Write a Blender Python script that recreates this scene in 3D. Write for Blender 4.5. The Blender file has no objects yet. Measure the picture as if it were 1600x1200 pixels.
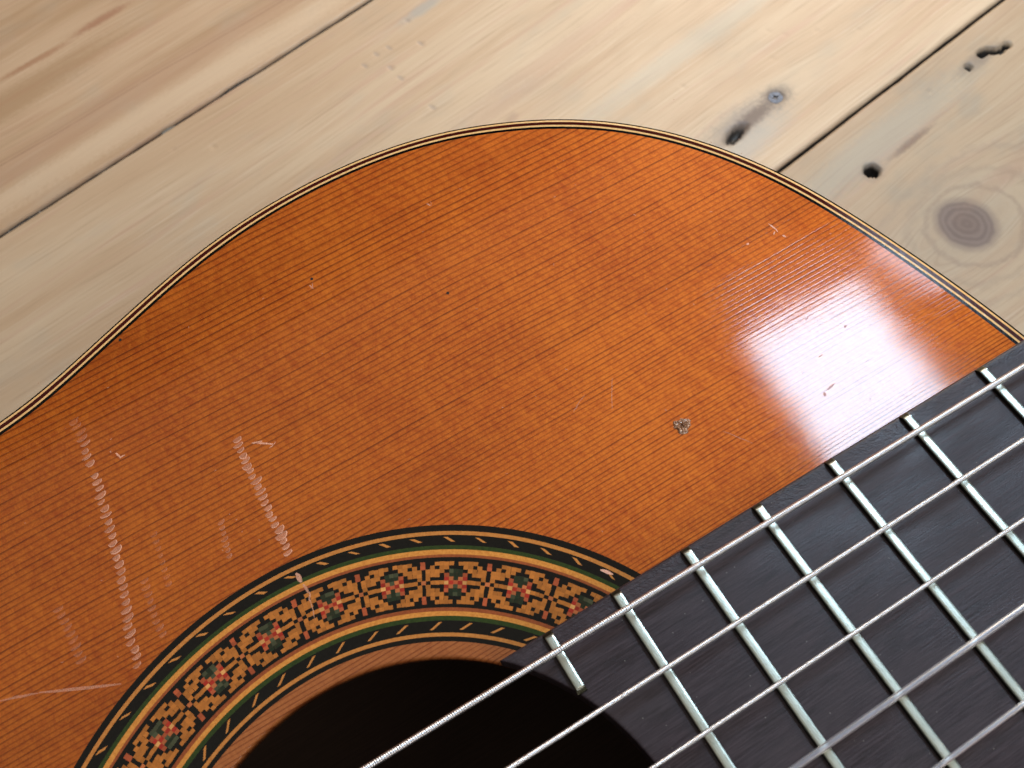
import bpy, math, random
import numpy as np
from mathutils import Matrix, Vector

random.seed(7)
rng = np.random.default_rng(11)
S = 0.001                      # everything below is written in millimetres
sc = bpy.context.scene

# ------------------------------------------------------------------ camera
cd = bpy.data.cameras.new("camera")
cam = bpy.data.objects.new("camera", cd)
sc.collection.objects.link(cam)
RIGHT = Vector((0.857840686, -0.511400575, -0.050781975))
DOWN = Vector((-0.481595713, -0.765467746, -0.426760704))
FWD = Vector((0.179373706, 0.390549077, -0.902937701))
m = Matrix.Identity(4)
for r in range(3):
    m[r][0] = RIGHT[r]
    m[r][1] = -DOWN[r]
    m[r][2] = -FWD[r]
m.translation = Vector((26.240645, 6.920449, 153.26529)) * S
cam.matrix_world = m
cd.sensor_width = 36
cd.lens = 1400.816 / 1600 * 36
cd.clip_start = 0.005
cd.clip_end = 20
cd.dof.use_dof = True
cd.dof.focus_distance = 0.176
cd.dof.aperture_fstop = 31
sc.camera = cam

# ------------------------------------------------------------------ world, lamps, exposure
w = bpy.data.worlds.new("World")
sc.world = w
w.use_nodes = True
w.node_tree.nodes["Background"].inputs[0].default_value = (1.0, 0.93, 0.86, 1)
w.node_tree.nodes["Background"].inputs[1].default_value = 0.07
sc.view_settings.view_transform = 'Standard'
sc.view_settings.look = 'None'
sc.view_settings.exposure = 0
sc.view_settings.gamma = 1


def area_lamp(name, loc, target, sx, sy, power, color, roll=0.0):
    ld = bpy.data.lights.new(name, 'AREA')
    ld.shape = 'RECTANGLE'
    ld.size = sx * S
    ld.size_y = sy * S
    ld.energy = power
    ld.color = color
    o = bpy.data.objects.new(name, ld)
    sc.collection.objects.link(o)
    d = Vector(target) - Vector(loc)
    q = d.to_track_quat('-Z', 'Y').to_matrix()
    q = q @ Matrix.Rotation(roll, 3, 'Z')
    mm = q.to_4x4()
    mm.translation = Vector(loc) * S
    o.matrix_world = mm
    return o


def flat_lamp(name, loc, rot, sx, sy, power, color):
    """a horizontal pane facing down, turned by rot about z"""
    ld = bpy.data.lights.new(name, 'AREA')
    ld.shape = 'RECTANGLE'
    ld.size = sx * S
    ld.size_y = sy * S
    ld.energy = power
    ld.color = color
    o = bpy.data.objects.new(name, ld)
    sc.collection.objects.link(o)
    o.location = Vector(loc) * S
    o.rotation_euler = (0, 0, rot)
    return o


COOL = (0.58, 0.79, 1.0)
WARM = (1.0, 0.84, 0.68)
flat_lamp("window_pane_light", (387, 143, 500), math.radians(-5), 112, 162, 2.45, COOL)
flat_lamp("window_side_pane_light", (499, 213, 500), math.radians(20), 28, 66, 0.14, COOL)
area_lamp("warm_fill_light", (640, 620, 410), (90, 120, -40), 460, 300, 5.0, WARM)  # added warm fill from the right, stands for no known lamp
area_lamp("rear_fill_light", (420, -850, 800), (60, 60, -40), 600, 600, 5.0, (1.0, 0.90, 0.80))  # added fill from behind the camera, no window known there
flat_lamp("overhead_fill_light", (60, 120, 1800), 0.0, 2400, 2400, 7.0, (1.0, 0.90, 0.78))  # added broad soft fill overhead, not an actual fixture

# ------------------------------------------------------------------ node expression helper


class G:
    """thin wrapper that writes shader node maths as expressions"""

    def __init__(self, name):
        self.m = bpy.data.materials.new(name)
        self.m.use_nodes = True
        self.t = self.m.node_tree
        self.n = self.t.nodes
        self.l = self.t.links
        self.n.clear()
        self.out = self.n.new("ShaderNodeOutputMaterial")

    def put(self, sock, v):
        if isinstance(v, X):
            self.l.new(v.s, sock)
        elif isinstance(v, bpy.types.NodeSocket):
            self.l.new(v, sock)
        elif isinstance(v, (tuple, list)):
            v = tuple(v)
            if len(v) == 3 and len(sock.default_value) == 4:
                v = v + (1,)
            sock.default_value = v
        else:
            sock.default_value = v

    def math(self, op, a, b=None, c=None, clamp=False):
        nd = self.n.new("ShaderNodeMath")
        nd.operation = op
        nd.use_clamp = clamp
        self.put(nd.inputs[0], a)
        if b is not None:
            self.put(nd.inputs[1], b)
        if c is not None:
            self.put(nd.inputs[2], c)
        return X(self, nd.outputs[0])

    def obj(self, sep=True):
        tc = self.n.new("ShaderNodeTexCoord")
        vm = self.n.new("ShaderNodeVectorMath")
        vm.operation = 'SCALE'
        self.l.new(tc.outputs["Object"], vm.inputs[0])
        vm.inputs["Scale"].default_value = 1000.0
        sx = self.n.new("ShaderNodeSeparateXYZ")
        self.l.new(vm.outputs[0], sx.inputs[0])
        return X(self, sx.outputs[0]), X(self, sx.outputs[1]), X(self, sx.outputs[2])

    def vec(self, x, y, z=0.0):
        c = self.n.new("ShaderNodeCombineXYZ")
        self.put(c.inputs[0], x)
        self.put(c.inputs[1], y)
        self.put(c.inputs[2], z)
        return X(self, c.outputs[0])

    def noise(self, v, scale=1.0, detail=2.0, rough=0.5, dist=0.0):
        nd = self.n.new("ShaderNodeTexNoise")
        self.put(nd.inputs["Vector"], v)
        nd.inputs["Scale"].default_value = scale
        nd.inputs["Detail"].default_value = detail
        nd.inputs["Roughness"].default_value = rough
        nd.inputs["Distortion"].default_value = dist
        return X(self, nd.outputs[0])

    def voro(self, v, scale=1.0, out="Distance", rnd=1.0):
        nd = self.n.new("ShaderNodeTexVoronoi")
        self.put(nd.inputs["Vector"], v)
        nd.inputs["Scale"].default_value = scale
        nd.inputs["Randomness"].default_value = rnd
        return X(self, nd.outputs[out])

    def white(self, x):
        nd = self.n.new("ShaderNodeTexWhiteNoise")
        nd.noise_dimensions = '1D'
        self.put(nd.inputs["W"], x)
        return X(self, nd.outputs["Value"])

    def smooth(self, x, a, b, lo=0.0, hi=1.0):
        nd = self.n.new("ShaderNodeMapRange")
        nd.interpolation_type = 'SMOOTHSTEP'
        nd.clamp = True
        self.put(nd.inputs["Value"], x)
        self.put(nd.inputs["From Min"], a)
        self.put(nd.inputs["From Max"], b)
        self.put(nd.inputs["To Min"], lo)
        self.put(nd.inputs["To Max"], hi)
        return X(self, nd.outputs["Result"])

    def mix(self, f, a, b, mode='MIX'):
        nd = self.n.new("ShaderNodeMix")
        nd.data_type = 'RGBA'
        nd.blend_type = mode
        nd.clamp_factor = True
        self.put(nd.inputs[0], f)
        self.put(nd.inputs[6], a)
        self.put(nd.inputs[7], b)
        return X(self, nd.outputs[2])

    def attr(self, name):
        nd = self.n.new("ShaderNodeAttribute")
        nd.attribute_name = name
        return X(self, nd.outputs["Color"])

    def rand(self):
        nd = self.n.new("ShaderNodeObjectInfo")
        return X(self, nd.outputs["Random"])

    def bump(self, h, dist_mm, strength=1.0, normal=None):
        nd = self.n.new("ShaderNodeBump")
        nd.inputs["Strength"].default_value = strength
        nd.inputs["Distance"].default_value = dist_mm * S
        self.put(nd.inputs["Height"], h)
        if normal is not None:
            self.put(nd.inputs["Normal"], normal)
        return X(self, nd.outputs[0])

    def bsdf(self, **kw):
        p = self.n.new("ShaderNodeBsdfPrincipled")
        names = dict(color="Base Color", rough="Roughness", metal="Metallic", ior="IOR",
                     spec="Specular IOR Level", coat="Coat Weight", coat_rough="Coat Roughness",
                     coat_ior="Coat IOR", coat_normal="Coat Normal", normal="Normal", trans="Transmission Weight",
                     alpha="Alpha", aniso="Anisotropic", sheen="Sheen Weight", sub="Subsurface Weight")
        for k, v in kw.items():
            self.put(p.inputs[names[k]], v)
        self.l.new(p.outputs[0], self.out.inputs[0])
        return p


class X:
    def __init__(self, g, s):
        self.g, self.s = g, s

    def __add__(self, o): return self.g.math('ADD', self, o)
    def __radd__(self, o): return self.g.math('ADD', o, self)
    def __sub__(self, o): return self.g.math('SUBTRACT', self, o)
    def __rsub__(self, o): return self.g.math('SUBTRACT', o, self)
    def __mul__(self, o): return self.g.math('MULTIPLY', self, o)
    def __rmul__(self, o): return self.g.math('MULTIPLY', o, self)
    def __truediv__(self, o): return self.g.math('DIVIDE', self, o)
    def __pow__(self, o): return self.g.math('POWER', self, o)
    def fract(self): return self.g.math('FRACT', self)
    def floor(self): return self.g.math('FLOOR', self)
    def abs(self): return self.g.math('ABSOLUTE', self)
    def exp(self): return self.g.math('EXPONENT', self)
    def log(self): return self.g.math('LOGARITHM', self, math.e)
    def sqrt(self): return self.g.math('SQRT', self)
    def sin(self): return self.g.math('SINE', self)
    def max(self, o): return self.g.math('MAXIMUM', self, o)
    def min(self, o): return self.g.math('MINIMUM', self, o)


# ------------------------------------------------------------------ materials
COATR = 0.068


def soundboard_material(name="varnished_spruce", worn=False):
    g = G(name)
    x, y, z = g.obj()
    wav = g.noise(g.vec(x * 0.014, y * 0.03), 1, 2) * 2.6 + g.noise(g.vec(x * 0.09, y * 0.5), 1, 1) * 0.16
    yy = (y.abs() if False else y) + wav
    ya = (yy * yy + 4.0).sqrt()
    ph = (ya * 0.0115 + 0.56).log() * 117.0 + g.noise(g.vec(ya * 0.35, 3.3), 1, 2) * 0.7
    idx = ph.floor()
    fr = ph.fract()
    late = g.smooth(fr, 0.50, 0.88) * (1 - g.smooth(fr, 0.90, 1.0))
    rnd = g.white(idx)
    along = g.noise(g.vec(x * 0.05, idx * 3.7), 1, 3)
    inten = (0.52 + rnd * 0.50) * g.smooth(along, 0.22, 0.62, 0.78, 1.0)
    late = late * inten
    fib = g.noise(g.vec(x * 0.35, y * 7.0), 1, 3, 0.6)             # fibres along the board
    silk = g.noise(g.vec(x * 0.85 + y * 0.12, y * 0.50), 1, 4, 0.72, 0.6)  # medullary flecks across the grain
    silk2 = g.noise(g.vec(x * 2.4, y * 3.6), 1, 3, 0.7)
    blotch = g.noise(g.vec(x * 0.05, y * 0.022, 4.0), 1, 3, 0.55)
    if worn:
        light, mid, dark = (0.44, 0.145, 0.040), (0.31, 0.085, 0.022), (0.15, 0.032, 0.009)
    else:
        light, mid, dark = (0.66, 0.176, 0.017), (0.385, 0.066, 0.007), (0.09, 0.012, 0.0015)
    f1 = g.smooth(silk * 0.62 + blotch * 0.30 + silk2 * 0.48, 0.46, 0.98)
    c = g.mix(f1, mid, light)
    c = g.mix(g.smooth(fib, 0.52, 0.85) * 0.35, c, dark)
    c = g.mix(late * 0.80, c, dark)
    band = g.noise(g.vec(x * 0.007, y * 0.055, 6.0), 1, 3, 0.6)
    c = g.mix(g.smooth(band, 0.50, 0.74) * 0.20, c, dark)
    shim = g.noise(g.vec(x * 0.30 + y * 0.04, y * 0.10, 8.0), 1, 3, 0.6)
    c = g.mix(g.smooth(shim, 0.50, 0.72) * 0.20, c, light)
    pores = g.smooth(g.noise(g.vec(x * 1.3, y * 6.0, 9.0), 1, 2, 0.7), 0.66, 0.76)
    c = g.mix(pores * 0.45, c, (0.12, 0.022, 0.004))
    # small sparkling pits where the varnish is sunk
    h = (late * -1.0) + fib * 0.55 + silk2 * 0.22 + silk * 0.2
    wide = g.noise(g.vec(x * 0.045, y * 0.16, 2.0), 1, 2)
    nb = g.bump(wide, 0.030)
    nrm = g.bump(h, 0.0048 if not worn else 0.04, 1.0, nb)
    rv = g.noise(g.vec(x * 0.03, y * 0.05, 7.0), 1, 2)
    g.bsdf(color=c, rough=0.62, metal=(0.0 if worn else 0.38), spec=0.08, coat=1.0, coat_ior=1.36,
           coat_rough=(rv * 0.09 + (COATR - 0.045)), coat_normal=nrm, normal=nrm)
    return g.m


def inlay_material(name, a, b, sc_=1.0, rough=0.5, attr=None):
    g = G(name)
    x, y, z = g.obj()
    n = g.noise(g.vec(x, y), 1.6 * sc_, 3, 0.65)
    n2 = g.noise(g.vec(x, y, 5.0), 5.5, 2, 0.6)
    if attr:
        base = g.attr(attr)
        c = g.mix(g.smooth(n * 0.5 + n2 * 0.5, 0.40, 0.66) * 0.22, base, (0.10, 0.04, 0.015))
    else:
        c = g.mix(g.smooth(n * 0.6 + n2 * 0.4, 0.36, 0.64), a, b)
    speck = g.smooth(g.noise(g.vec(x, y, 2.0), 2.6, 1), 0.70, 0.74)
    nrm = g.bump(n2 + n * 0.5, 0.014)
    g.bsdf(color=c, rough=rough, spec=0.0, coat=1.0, coat_ior=1.36, coat_rough=COATR - 0.02, coat_normal=nrm, normal=nrm)
    return g.m


def ebony_material(name="worn_rosewood_fingerboard"):
    g = G(name)
    x, y, z = g.obj()
    fib = g.noise(g.vec(x * 0.16, y * 3.4), 1, 5, 0.65)
    fib2 = g.noise(g.vec(x * 0.7, y * 9.0, 3.0), 1, 3, 0.6)
    cl = g.noise(g.vec(x * 0.05, y * 0.12), 1, 3)
    fine = g.noise(g.vec(x, y, 1.0), 3.5, 3, 0.7)
    c = g.mix(g.smooth(fib, 0.32, 0.72), (0.023, 0.0155, 0.0185), (0.054, 0.038, 0.045))
    c = g.mix(g.smooth(cl, 0.42, 0.70) * 0.5, c, (0.046, 0.036, 0.041))
    c = g.mix(g.smooth(fib2, 0.60, 0.80) * 0.5, c, (0.016, 0.013, 0.016))
    dust = g.smooth(g.voro(g.vec(x * 0.55, y * 0.55), 1.0), 0.050, 0.030)
    grub = g.smooth(g.noise(g.vec(x * 0.10, y * 0.55, 12.0), 1, 3, 0.6), 0.52, 0.70)
    c = g.mix(grub * 0.50, c, (0.013, 0.009, 0.010))
    c = g.mix(dust * 0.45, c, (0.5, 0.47, 0.42))
    # rougher, chattered strip along the outer edge
    edge = g.smooth(y.abs(), 24.5, 28.5)
    chat = g.noise(g.vec(x * 0.9 + y * 0.8, y * 1.3), 1, 3, 0.7)
    h = fib * 0.7 + fib2 * 0.25 + fine * 0.30 + edge * chat * 2.6
    nrm = g.bump(h, 0.055)
    g.bsdf(color=c, rough=g.smooth(cl * 0.6 + fib * 0.4, 0.36, 0.64, 0.30, 0.52), spec=0.26, normal=nrm)
    return g.m


def metal_material(name, col, rough, tarnish=(0.2, 0.2, 0.17), amt=0.5, dist=0.02, diffuse=0.0, shade_below=None):
    g = G(name)
    x, y, z = g.obj()
    n = g.noise(g.vec(x * 2.0, y * 0.6, z), 1, 4, 0.65)
    n2 = g.noise(g.vec(x * 9, y * 1.5, z * 9), 1, 2, 0.6)
    c = g.mix(g.smooth(n, 0.40, 0.78) * amt, col, tarnish)
    if shade_below is not None:      # unpolished flanks below the crown, their shade painted into the colour
        c = g.mix(g.smooth(z + (n - 0.5) * 0.15, shade_below, shade_below - 0.14), c, (0.085, 0.085, 0.06))
    nrm = g.bump(n2 + n, dist)
    g.bsdf(color=c, metal=1.0 - diffuse, rough=(n * 0.18 + (rough - 0.09)), normal=nrm)
    return g.m


def plain_wood(name, a, b, rough=0.5, coat=0.0, fx=0.05, fy=2.0):
    g = G(name)
    x, y, z = g.obj()
    n = g.noise(g.vec(x * fx, y * fy, z * fy), 1, 4, 0.6)
    c = g.mix(g.smooth(n, 0.3, 0.7), a, b)
    g.bsdf(color=c, rough=rough, coat=coat, coat_rough=0.15, normal=g.bump(n, 0.05))
    return g.m


M_top = soundboard_material()
M_lip = soundboard_material("worn_spruce_lip", True)
M_black = inlay_material("black_inlay", (0.0025, 0.002, 0.0015), (0.006, 0.005, 0.0035))
M_cream = inlay_material("amber_maple_inlay", (0.58, 0.23, 0.055), (0.46, 0.16, 0.032))
M_gold = inlay_material("golden_maple_inlay", (0.72, 0.30, 0.060), (0.55, 0.195, 0.035))
M_brown = inlay_material("red_brown_inlay", (0.34, 0.085, 0.025), (0.24, 0.055, 0.016))
M_green = inlay_material("dark_green_inlay", (0.018, 0.034, 0.007), (0.032, 0.055, 0.010))
M_tile = inlay_material("mosaic_inlay", None, None, attr="tint")
M_pur_cream = inlay_material("cream_purfling", (0.90, 0.56, 0.25), (0.76, 0.42, 0.15))
M_pur_red = inlay_material("dark_red_binding", (0.065, 0.007, 0.005), (0.040, 0.006, 0.005))
M_fing = ebony_material()
M_side = plain_wood("rosewood_side", (0.05, 0.015, 0.008), (0.10, 0.03, 0.014), 0.35, 1.0)
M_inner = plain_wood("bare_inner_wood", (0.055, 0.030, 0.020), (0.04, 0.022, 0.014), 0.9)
M_neck = plain_wood("cedar_neck", (0.20, 0.08, 0.035), (0.14, 0.05, 0.02), 0.4, 1.0)
M_fret = metal_material("nickel_silver_fret", (0.56, 0.59, 0.52), 0.35, (0.30, 0.35, 0.28), 0.65, 0.012, shade_below=0.86)
M_wound = metal_material("silver_wound_string", (0.84, 0.85, 0.89), 0.31, (0.6, 0.6, 0.62), 0.3, 0.004)
M_bone = plain_wood("bone", (0.75, 0.70, 0.58), (0.65, 0.58, 0.45), 0.4)


def nylon_material():
    g = G("clear_nylon_string")
    x, y, z = g.obj()
    n = g.noise(g.vec(x * 0.5, y * 6, z * 6), 1, 3)
    p = g.n.new("ShaderNodeBsdfPrincipled")
    p.inputs["Base Color"].default_value = (0.86, 0.88, 1.0, 1)
    p.inputs["Roughness"].default_value = 0.30
    p.inputs["IOR"].default_value = 1.53
    p.inputs["Transmission Weight"].default_value = 0.97
    p.inputs["Specular IOR Level"].default_value = 0.3
    g.put(p.inputs["Normal"], g.bump(n, 0.004))
    df = g.n.new("ShaderNodeBsdfDiffuse")
    df.inputs[0].default_value = (0.42, 0.43, 0.50, 1)
    mx = g.n.new("ShaderNodeMixShader")
    mx.inputs[0].default_value = 0.24
    g.l.new(p.outputs[0], mx.inputs[1])
    g.l.new(df.outputs[0], mx.inputs[2])
    g.l.new(mx.outputs[0], g.out.inputs[0])
    return g.m


M_nylon = nylon_material()


def mark_material(name, col, alpha, rough=0.35, coat=0.6):
    g = G(name)
    x, y, z = g.obj()
    n = g.noise(g.vec(x, y, z), 6.0, 3, 0.7)
    a = g.attr("fade")
    am = g.n.new("ShaderNodeSeparateColor")
    g.put(am.inputs[0], a)
    al = X(g, am.outputs[0]) * g.smooth(n, 0.30, 0.62, 0.35, 1.0) * alpha
    nrm = g.bump(n, 0.05)
    g.bsdf(color=col, rough=rough, alpha=al, coat=coat, coat_rough=0.25, normal=nrm)
    return g.m


M_mark = mark_material("scuffed_varnish", (0.90, 0.44, 0.28), 1.0)
M_gouge = mark_material("bare_gouge", (0.50, 0.17, 0.08), 0.8, 0.7, 0.2)
M_pin = plain_wood("pin_hole", (0.01, 0.004, 0.002), (0.015, 0.006, 0.003), 0.8)


def chip_material():
    g = G("crazed_varnish_chip")
    x, y, z = g.obj()
    n = g.noise(g.vec(x, y, z), 2.2, 3, 0.7)
    c = g.mix(g.smooth(n, 0.35, 0.65), (0.20, 0.08, 0.03), (0.42, 0.20, 0.10))
    g.bsdf(color=c, rough=0.22, spec=0.8, coat=1.0, coat_rough=0.08, normal=g.bump(n, 0.25))
    return g.m


M_chip = chip_material()


# --- floorboards.  u runs along the boards, v across, both in mm
def board_material(name, seed, tint=0.0, warm=0.0, features=(), knots=(), wavy=1.0, lines=(), dark=None):
    g = G(name)
    u, v, z = g.obj()
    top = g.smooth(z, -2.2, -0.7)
    # grain field bent round the knots
    F = v + (g.noise(g.vec(u * 0.006, v * 0.012, seed), 1, 2) - 0.5) * 16.0 * wavy
    for (ku, kv, B, L, Mv) in knots:
        du = (u - ku) / L
        dv = v - kv
        e = (du * du * -1.0).exp() * ((dv.abs() / Mv) * -1.0).exp()
        sgn = g.math('TANH', dv / 5.0)
        F = F - e * sgn * B
    broad = g.noise(g.vec(u * 0.0035, F * 0.055, seed + 1), 1, 3, 0.6)
    mid = g.noise(g.vec(u * 0.010, F * 0.24, seed + 2), 1, 3, 0.6)
    fine = g.noise(g.vec(u * 0.03, F * 1.15, seed + 3), 1, 4, 0.6)
    fibre = g.noise(g.vec(u * 0.22, v * 3.6, seed + 4), 1, 3, 0.6)
    cloud = g.noise(g.vec(u * 0.03, v * 0.05, seed + 5), 1, 3, 0.6)
    pale = (0.69, 0.535, 0.365)
    honey = (0.64, 0.455, 0.295)
    rosy = (0.62, 0.40, 0.285)
    grey = (0.46, 0.42, 0.345)
    if warm > 0:
        k = warm
        pale = tuple(a * (1 - k) + b * k for a, b in zip(pale, (0.62, 0.42, 0.265)))
        honey = tuple(a * (1 - k) + b * k for a, b in zip(honey, (0.46, 0.285, 0.155)))
        rosy = tuple(a * (1 - k) + b * k for a, b in zip(rosy, (0.50, 0.275, 0.165)))
    c = g.mix(g.smooth(broad, 0.36, 0.66), pale, honey)
    c = g.mix(g.smooth(mid, 0.52, 0.72) * 0.60, c, rosy)
    c = g.mix(g.smooth(cloud, 0.50, 0.80) * (0.30 + tint), c, grey)
    c = g.mix(g.smooth(fine, 0.50, 0.78) * 0.55, c, (0.40, 0.255, 0.155))
    c = g.mix(g.smooth(fine, 0.46, 0.26) * 0.30, c, (0.84, 0.73, 0.56))
    c = g.mix(g.smooth(fibre, 0.55, 0.85) * 0.22, c, (0.36, 0.25, 0.16))
    nz = g.noise(g.vec(u * 0.16, v * 0.16, seed + 8), 1, 3, 0.6)
    nz2 = g.noise(g.vec(u * 0.6, v * 0.6, seed + 9), 1, 3, 0.6)
    # drawn grain lines: v = a + b*u lines wandering with the field
    for (a, b, wd, col, st) in lines:
        d = (v - (u * b + a) + (g.noise(g.vec(u * 0.02, 1.0, seed), 1, 2) - 0.5) * 3.0).abs()
        c = g.mix(g.smooth(d, wd, wd * 0.2) * g.smooth(nz, 0.25, 0.5, 0.45, 1.0) * st, c, col)
    for ft in features:
        kind, fu, fv, ru, rv, ang, col, st = ft[:8]
        soft = ft[8] if len(ft) > 8 else 0.5
        ca, sa = math.cos(ang), math.sin(ang)
        du = u - fu
        dv = v - fv
        a = (du * ca + dv * sa) / ru
        b = (dv * ca - du * sa) / rv
        r = (a * a + b * b).sqrt()
        if kind == 'spot':
            r2 = r + (nz2 - 0.5) * 0.55 + (nz - 0.5) * 0.5
            c = g.mix(g.smooth(r2, 1.0 + soft * 0.4, 1.0 - soft) * st, c, col)
        elif kind == 'blade':                # streak tapering along the grain
            r2 = r + (nz2 - 0.5) * 0.8
            c = g.mix(g.smooth(r2, 1.15, 0.3) * st, c, col)
        elif kind == 'knot':
            r2 = r + (nz - 0.5) * 0.16
            ring = ((r2 * 26.0 + nz * 3.0).sin() * 0.5 + 0.5)
            kc = g.mix(ring * 0.62, (0.20, 0.138, 0.120), (0.32, 0.235, 0.20))
            kc = g.mix(g.smooth(r2, 0.62, 0.22) * 0.45, kc, (0.20, 0.125, 0.10))
            c = g.mix(g.smooth(r2, 1.24, 0.74) * 0.92, c, kc)
        elif kind == 'ring':
            d = (r - 1.0 + (nz - 0.5) * 0.30 + (cloud - 0.5) * 0.25).abs()
            c = g.mix(g.smooth(d, soft, soft * 0.10) * st * g.smooth(nz2, 0.25, 0.6, 0.45, 1.0), c, col)
    end = (0.022, 0.017, 0.014)  # pits and gap sides darken with depth, hole shade put into the colour
    if dark:
        c = g.mix(1.0, c, (dark, dark * 0.985, dark * 0.96), "MULTIPLY")
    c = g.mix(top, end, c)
    h = fine * 0.6 + fibre * 0.5 + nz2 * 0.25
    nrm = g.bump(h, 0.10)
    g.bsdf(color=c, rough=g.smooth(cloud, 0.3, 0.7, 0.44, 0.58), spec=0.40, normal=nrm)
    return g.m


# ------------------------------------------------------------------ mesh helpers
COL = sc.collection


def link(name, me, mat, parent=None, smooth=True):
    o = bpy.data.objects.new(name, me)
    COL.objects.link(o)
    if mat is not None and not me.materials:
        me.materials.append(mat)
    if smooth and len(me.polygons):
        me.polygons.foreach_set("use_smooth", [True] * len(me.polygons))
    if parent is not None:
        o.parent = parent
    return o


def mesh(name, verts, faces):
    me = bpy.data.meshes.new(name)
    v = np.asarray(verts, float) * S
    me.from_pydata(v.tolist(), [], faces)
    me.update()
    return me


def grid_faces(nr, nc, closed=False):
    f = []
    for i in range(nr - 1):
        for j in range(nc if closed else nc - 1):
            k = (j + 1) % nc
            f.append((i * nc + j, i * nc + k, (i + 1) * nc + k, (i + 1) * nc + j))
    return f


def sweep_rings(rings, closed=True):
    """rings: array (n, m, 3)"""
    r = np.asarray(rings, float)
    return r.reshape(-1, 3), grid_faces(r.shape[0], r.shape[1], closed)


def annulus(profile, n=360):
    """profile: list of (r, z) outer to inner; returns verts, faces facing up"""
    t = np.linspace(0, 2 * math.pi, n, endpoint=False)
    rings = [np.c_[r * np.cos(t), r * np.sin(t), np.full(n, z)] for r, z in profile]
    return sweep_rings(rings)


def tag(o, label=None, cat=None, kind=None, group=None):
    if label:
        o["label"] = label
    if cat:
        o["category"] = cat
    if kind:
        o["kind"] = kind
    if group:
        o["group"] = group
    return o


# ------------------------------------------------------------------ THE FLOOR
FA = math.radians(9.5)                       # direction of the boards
ca, sa = math.cos(FA), math.sin(FA)
Z0 = -98.0


def to_floor(x, y):
    return (x * ca + y * sa, -x * sa + y * ca)


sub = mesh("floor", [(-1500, -1500, -26), (1800, -1500, -26), (1800, 1500, -26), (-1500, 1500, -26)], [(0, 1, 2, 3)])
M_sub = plain_wood("dusty_underfloor", (0.03, 0.027, 0.024), (0.05, 0.045, 0.04), 0.9)
floor = link("floor", sub, M_sub, smooth=False)
floor.location = (0, 0, Z0 * S)
floor.rotation_euler = (0, 0, FA)
tag(floor, kind="structure")


def seam(p, q):
    (u0, v0), (u1, v1) = to_floor(*p), to_floor(*q)
    b = (v1 - v0) / (u1 - u0)
    return v0 - b * u0, b


s1 = seam((-45.8, 260.6), (113.7, 289.4))
s2 = seam((197.0, 136.7), (313.2, 154.5))
seams = {1: s1, 2: s2}
P = 166.0
seams[0] = (s1[0] + P, 0.0)
seams[-1] = (s1[0] + 2 * P, 0.0)
for k in range(3, 7):
    seams[k] = (s2[0] - P * (k - 2), 0.0)


def smooth01(x, a, b):
    t = np.clip((x - a) / (b - a), 0, 1)
    return t * t * (3 - 2 * t)


def nval(u, v, seed, f):
    """cheap smooth value noise"""
    r = np.random.default_rng(seed)
    s = np.zeros_like(u)
    for k in range(6):
        a, b, c = r.normal(size=3)
        s += np.sin((u * a + v * b) * f * (1 + 0.4 * k) + c * 6)
    return s / 6


def plank(name, hi, lo, mat, gap_hi=0.75, gap_lo=0.75, u0=-900.0, u1=1100.0, dense=None, pits=(), seed=1):
    """board between two seam lines; dense = (umin, umax) gets a fine mesh so that holes and dents are real"""
    us = list(np.arange(u0, u1 + 1, 50.0))
    if dense:
        us = [x for x in us if x < dense[0] or x > dense[1]] + list(np.arange(dense[0], dense[1] + 0.01, 0.8))
        us.sort()
    us = np.array(us)
    nv = 208 if dense else 12
    sv = np.linspace(0, 1, nv)
    U, T = np.meshgrid(us, sv, indexing='ij')
    vlo = lo[0] + lo[1] * U + gap_lo + 0.22 * nval(U, U * 0, seed, 0.09) + 0.10 * nval(U, U * 0, seed + 3, 0.5)
    vhi = hi[0] + hi[1] * U - gap_hi + 0.22 * nval(U, U * 0, seed + 5, 0.09) + 0.10 * nval(U, U * 0, seed + 7, 0.5)
    V = vlo + (vhi - vlo) * T
    Z = np.zeros_like(U)
    e = np.minimum(V - vlo, vhi - V)
    Z -= 0.55 * (1 - smooth01(e, 0, 1.0)) ** 2           # eased arris
    Z += 0.05 * nval(U, V * 3, seed + 9, 0.03)
    for (pu, pv, ru, rv, ang, dep) in pits:
        c_, s_ = math.cos(ang), math.sin(ang)
        a = ((U - pu) * c_ + (V - pv) * s_) / ru
        b = ((V - pv) * c_ - (U - pu) * s_) / rv
        r = np.hypot(a, b) + 0.18 * nval(U, V, int(pu * 7) % 97 + 1, 0.9)
        Z -= abs(dep) * (1 - smooth01(r, 0.55 if dep > 0 else 0.05, 1.0))
    top = np.stack([U, V, Z], -1)
    lob = np.stack([U[:, :1], V[:, :1], Z[:, :1] - 22], -1)
    hib = np.stack([U[:, -1:], V[:, -1:], Z[:, -1:] - 22], -1)
    A = np.concatenate([lob, top, hib], 1)
    vs = A.reshape(-1, 3)
    fs = [(a, d, c, b) for a, b, c, d in grid_faces(A.shape[0], A.shape[1])]
    me = mesh(name, vs, fs)
    o = link("plank", me, mat, floor)
    return o


def fp(x, y):
    return to_floor(x, y)


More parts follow.
